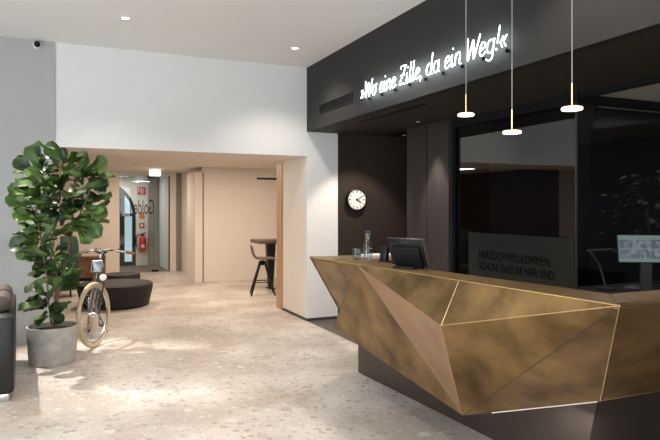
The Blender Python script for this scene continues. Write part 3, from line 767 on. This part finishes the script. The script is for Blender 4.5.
# green chair
p = at(67, 0, 10.1)
t = thing('green_armchair', 'dark green velvet chair with tall rounded back behind the fig', 'armchair', (p.x - .085, p.y, 0))
def shell_chair():
    b = BM(); n = 16; ro = .27; ri = .19
    def ring(z, r): return [b.verts.new((r * math.cos(a), r * math.sin(a), z)) for a in [R(-95) + R(190) * i / n for i in range(n + 1)]]
    zs = [.12, .35, .6, .78, .90, .97, 1.0]; adj = [0, 0, 0, 0, -.008, -.025, -.039]
    oo = [ring(z, ro + a) for z, a in zip(zs, adj)]; ii = [ring(z, ri - a) for z, a in zip(zs, adj)]
    for S_ in (oo, ii):
        for x, y in zip(S_, S_[1:]):
            for k in range(n): b.faces.new((x[k], x[k + 1], y[k + 1], y[k]))
    for k in range(n):
        b.faces.new((oo[-1][k], oo[-1][k + 1], ii[-1][k + 1], ii[-1][k])); b.faces.new((oo[0][k], oo[0][k + 1], ii[0][k + 1], ii[0][k]))
    for e in (0, n):
        for j in range(len(zs) - 1): b.faces.new((oo[j][e], oo[j + 1][e], ii[j + 1][e], ii[j][e]))
    return b
obj('backrest', shell_chair(), M['velvet'], t, True)
bx('seat', M['velvet'], -.30, .16, -.18, .18, .12, .44, t, .04)
for x, y in ((-.24, -.15), (-.24, .15), (.14, -.15), (.14, .15)):
    b = BM(); tube(b, [(x, y, 0), (x, y, .13)], .014, 8); obj('leg', b, M['black'], t, True)
# wooden cabinet
p = at(91.5, 0, 12.3)
t = thing('wooden_cabinet', 'low brown wooden cabinet against the cream wall behind the bicycle', 'cabinet', (p.x, p.y, 0), R(-4))
bx('carcass', M['box'], -.27, .27, -.18, .18, .06, .46, t, .004)
bx('top', M['box'], -.28, .28, -.19, .19, .46, .485, t, .004)
for s in (-1, 1):
    d_ = bx('door', M['box'], min(s * .005, s * .262), max(s * .005, s * .262), -.195, -.18, .08, .45, t)
    b = BM(); tube(b, [(s * .03, -.2, .24), (s * .03, -.2, .32)], .006, 6); obj('handle', b, M['black'], d_, True)
bx('base', M['black'], -.24, .24, -.15, .15, 0, .06, t)
# high table and stool
t = thing('high_table', 'dark high table partly hidden behind the white wall in the back room', 'table', (3.69, 10.55, -0.0))
bx('tabletop', M['tabletop'], -.48, .62, -.30, .30, .84, .90, t, .004)
for x in (-.18, .40):
    b = BM(); v = [b.verts.new(q) for q in ((x - .04, -.04, 0), (x + .04, -.04, 0), (x + .04, .04, 0), (x - .04, .04, 0), (x - .085, -.06, .84), (x + .085, -.06, .84), (x + .085, .06, .84), (x - .085, .06, .84))]
    for f in ((3, 2, 1, 0), (4, 5, 6, 7), (0, 1, 5, 4), (1, 2, 6, 5), (2, 3, 7, 6), (3, 0, 4, 7)): b.faces.new([v[i] for i in f])
    obj('leg', b, M['plastic'], t)
    bx('foot_plate', M['plastic'], x - .06, x + .06, -.14, .14, 0, .012, t)
p = at(262.5, 0, 10.30)
t = thing('bar_stool', 'grey shell bar stool on four splayed dark legs at the high table', 'stool', (p.x, p.y, 0), R(-14))
b = BM()
prof = [(-.225, .86), (-.215, .80), (-.20, .72), (-.17, .64), (-.12, .60), (0, .59), (.12, .595), (.20, .59), (.22, .575)]
rows = []
for i, (x, z) in enumerate(prof):
    wv = (.13, .17, .19, .195, .20, .20, .195, .17, .13)[i]
    rows.append([b.verts.new((x + (.05 * abs(q) if i < 4 else 0), q * wv, z + (.03 * q * q if i > 2 else -.03 * q * q))) for q in (-1, -.6, 0, .6, 1)])
for a_, c_ in zip(rows, rows[1:]):
    for j in range(4): b.faces.new((a_[j], a_[j + 1], c_[j + 1], c_[j]))
s_ = obj('seat_shell', b, M['shell'], t, True, recalc=False)
md = s_.modifiers.new('solid', 'SOLIDIFY'); md.thickness = .014; md2 = s_.modifiers.new('sub', 'SUBSURF'); md2.levels = 2; md2.render_levels = 2
for k in range(4):
    a = PI / 4 + k * PI / 2
    b = BM(); tube(b, [(.05 * math.cos(a), .05 * math.sin(a), .57), (.285 * math.cos(a), .285 * math.sin(a), 0)], .014, 8, radii=[.020, .014]); obj('leg', b, M['plastic'], t, True)
b = BM(); tube(b, [(.165 * math.cos(a), .165 * math.sin(a), .22) for a in [2 * PI * i / 28 for i in range(28)]], .008, 6, True); obj('foot_ring', b, M['plastic'], t, True)
b = BM(); tube(b, [(0, 0, .50), (0, 0, .585)], .028, 12); obj('swivel', b, M['plastic'], t, True)
# linear pendant above the table
p0 = at(257, 178.5, 10.8); 
t = thing('linear_pendant', 'thin black bar lamp hanging above the high table', 'lamp', (p0.x, p0.y, p0.z))
bx('bar', M['plastic'], 0, 1.0, -.02, .02, -.02, .02, t, .004)
for x in (.45, .95):
    b = BM(); tube(b, [(x, 0, .02), (x, 0, BZ - p0.z)], .002, 6); obj('cable', b, M['black'], t)

# fire safety things in the hall
HW = HY - .002
def sign(px, py, w_, h_, mat, label, cat='sign'):
    Z = HY / (FW.y + (px - 330) / FPX * RT.y); p = at(px, py, Z)
    t = thing('fire_sign', label, cat, (p.x, HY, p.z)); bx('plate', mat, -w_ / 2, w_ / 2, -.012, -.001, -h_ / 2, h_ / 2, t); return t
t = sign(141.5, 191, .20, .20, M['signred'], 'red and white fire hose sign, highest on the hall wall')
b = BM(); box(b, -.012, .008, -.015, -.0125, -.085, .085); box(b, -.085, -.03, -.015, -.0125, -.02, .0); box(b, -.085, -.04, -.015, -.0125, .03, .075); box(b, .03, .08, -.015, -.0125, .01, .02); box(b, .03, .045, -.015, -.0125, -.07, .06)
obj('pictogram', b, M['white'], t)
sign(141.8, 215.5, .13, .15, M['orange'], 'small orange plate below the lettering on the hall wall')
t = sign(141.8, 225.5, .13, .13, M['signred'], 'small red sign directly above the fire extinguisher')
b = BM(); lathe(b, [(0, .0125), (.035, .0125), (.035, .015), (0, .015)], 20, Rx); obj('pictogram', b, M['white'], t)
Z = HY / (FW.y + (142 - 330) / FPX * RT.y); p = at(142, 252, Z)
t = thing('fire_extinguisher', 'red fire extinguisher hanging on the white hall wall', 'fire extinguisher', (p.x, HY - .10, p.z))
b = BM(); lathe(b, [(0, 0), (.078, 0), (.085, .02), (.085, .34), (.06, .39), (.03, .41), (.03, .43), (0, .43)], 28); obj('cylinder', b, M['red'], t, True)
bx('label', M['white'], -.04, .04, -.088, -.084, .13, .2, t)
b = BM(); box(b, -.05, .05, -.02, .02, .43, .47); box(b, -.02, .09, -.012, .012, .48, .50); obj('valve', b, M['plastic'], t)
b = BM(); tube(b, smooth_path([(-.04, 0, .45), (-.14, 0, .42), (-.15, -.01, .2), (-.10, -.02, .04)], 5), .012, 8); obj('hose', b, M['plastic'], t, True)
bx('bracket', M['plastic'], -.03, .03, .08, .0985, .15, .3, t)

# ------------------------------------------------------------------ bicycle
bk = thing('bicycle', 'bicycle with cream tyres and brown grips parked beside the potted fig', 'bicycle')
steer = Matrix.Translation((-.17, 0, .72)) @ Matrix.Rotation(R(-31), 4, Vector((-.28, 0, 1)).normalized()) @ Matrix.Translation((.17, 0, -.72))
def bike_part(name, b, mat, steered=False, parent=bk):
    if steered: bmesh.ops.transform(b, matrix=steer, verts=b.verts)
    return obj(name, b, mat, parent, True)
def wheel(hx, steered):
    c = lambda r, n=48: [(hx + r * math.cos(2 * PI * i / n), 0, .35 + r * math.sin(2 * PI * i / n)) for i in range(n)]
    b = BM(); tube(b, c(.325), .023, 10, True); ty = bike_part('tyre', b, M['tyre'], steered)
    b = BM(); tube(b, c(.298), .011, 6, True); bike_part('rim', b, M['steel'], steered, ty)
    b = BM()
    for i in range(28):
        a = 2 * PI * i / 28; s = 1 if i % 2 else -1; a0 = a + (.9 if i % 4 < 2 else -.9)
        tube(b, [(hx + .02 * math.cos(a0), s * .028, .35 + .02 * math.sin(a0)), (hx + .295 * math.cos(a), 0, .35 + .295 * math.sin(a))], .0013, 4)
    bike_part('spoke', b, M['chrome'], steered, ty)
    b = BM(); tube(b, [(hx, -.05, .35), (hx, -.03, .35), (hx, -.028, .35), (hx, .028, .35), (hx, .03, .35), (hx, .05, .35)], .02, 12, radii=[.01, .01, .026, .026, .01, .01]); bike_part('hub', b, M['chrome'], steered, ty)
wheel(0, True); wheel(-1.02, False)
b = BM()
for s in (-1, 1): tube(b, smooth_path([(0, s * .05, .35), (-.06, s * .05, .50), (-.145, s * .045, .70), (-.16, s * .02, .725)], 3), .010, 8)
tube(b, [(-.16, -.03, .725), (-.16, .03, .725)], .014, 8); tube(b, [(-.16, 0, .72), (-.235, 0, 1.0)], .013, 8)
bike_part('fork', b, M['bikeframe'], True)
b = BM()
tube(b, smooth_path([(-.20, 0, 1.0), (-.17, 0, 1.015), (-.15, 0, 1.02)], 3), .014, 8)
bike_part('handlebar_stem', b, M['chrome'], True)
b = BM()
hb = lambda s: [(-.15, 0, 1.02), (-.14, s * .08, 1.03), (-.16, s * .18, 1.025), (-.205, s * .26, 1.005), (-.285, s * .315, .985)]
tube(b, smooth_path(hb(-1)[::-1] + hb(1)[1:], 5), .011, 8); bar = bike_part('handlebar', b, M['chrome'], True)
for s in (-1, 1):
    b = BM(); tube(b, [(-.218, s * .27, 1.002), (-.30, s * .325, .981)], .017, 10); bike_part('grip', b, M['grip'], True, bar)
    b = BM(); tube(b, [(-.20, s * .20, 1.015), (-.21, s * .25, 1.0), (-.29, s * .30, .98)], .006, 6); tube(b, [(-.19, s * .17, 1.02), (-.22, s * .20, 1.022)], .02, 8); bike_part('brake_lever', b, M['plastic'], True, bar)
# front carrier bracket and lamp
b = BM()
box(b, -.13, -.055, -.055, .055, .80, .805)
for y in (-.055, .055):
    tube(b, [(-.13, y, .80), (-.09, y, .92), (-.05, y, .80)], .006, 6)
tube(b, [(-.09, -.055, .92), (-.09, .055, .92)], .006, 6); tube(b, [(-.13, 0, .80), (-.19, 0, .84)], .01, 6); box(b, -.10, -.085, -.05, .05, .81, .915)
bike_part('carrier', b, M['steel'], True)
b = BM(); lathe(b, [(0, 0), (.02, 0), (.034, .03), (.036, .055), (0, .058)], 20, Matrix.Translation((-.06, .10, .745)) @ Matrix.Rotation(PI / 2, 4, 'Y')); tube(b, [(-.05, .10, .745), (-.12, .03, .74)], .007, 6)
bike_part('headlamp', b, M['white'], True)
b = BM()
tube(b, [(-.165, 0, .70), (-.225, 0, .93)], .019, 10)
tube(b, [(-.21, 0, .90), (-.72, 0, .84)], .014, 8); tube(b, [(-.18, 0, .745), (-.60, 0, .30)], .017, 8)
tube(b, [(-.60, 0, .30), (-.75, 0, .90)], .015, 8)
for s in (-1, 1):
    tube(b, [(-.60, s * .02, .30), (-1.02, s * .055, .35)], .009, 6); tube(b, [(-.725, s * .015, .82), (-1.02, s * .055, .35)], .008, 6)
tube(b, [(-.60, -.04, .30), (-.60, .04, .30)], .022, 10)
bike_part('frame', b, M['bikeframe'])
b = BM(); tube(b, [(-.75, 0, .88), (-.765, 0, .95)], .012, 8); sp_ = bike_part('seat_post', b, M['chrome'])
b = BM(); bmesh.ops.create_uvsphere(b, u_segments=20, v_segments=12, radius=1)
for v in b.verts:
    c = v.co.copy(); k = .5 - .42 * c.x; v.co = Vector((-.78 + c.x * .135, c.y * .085 * max(.25, k + .35), .975 + c.z * .028 + (.015 if c.x < -.5 else 0)))
bike_part('saddle', b, M['leather'])
b = BM()
tube(b, [(-.60, -.06, .30), (-.62, -.075, .46)], .008, 6); tube(b, [(-.60, .06, .30), (-.58, .075, .14)], .008, 6)
tube(b, [(-.60 + .09 * math.cos(a), -.05, .30 + .09 * math.sin(a)) for a in [2 * PI * i / 28 for i in range(28)]], .004, 4, True)
bike_part('crank', b, M['chrome'])
for x, y0, y1, z in ((-.62, -.17, -.08, .46), (-.58, .08, .17, .14)):
    b = BM(); box(b, x - .045, x + .045, y0, y1, z - .012, z + .012, .004); bike_part('pedal', b, M['plastic'])
b = BM(); tube(b, [(-.66, .03, .29), (-.70, .19, .045)], .008, 6); bike_part('kickstand', b, M['plastic'])
lean = R(7.5)
base = Matrix.Rotation(R(-90), 4, 'Z') @ Matrix.Rotation(-lean, 4, 'X')
hub_l = steer @ Vector((0, 0, .35)); hw = at(94, 314.5, 6.42)
o_ = hw - (base @ hub_l); 
bk.matrix_world = Matrix.Translation((o_.x, o_.y, 0.0)) @ base
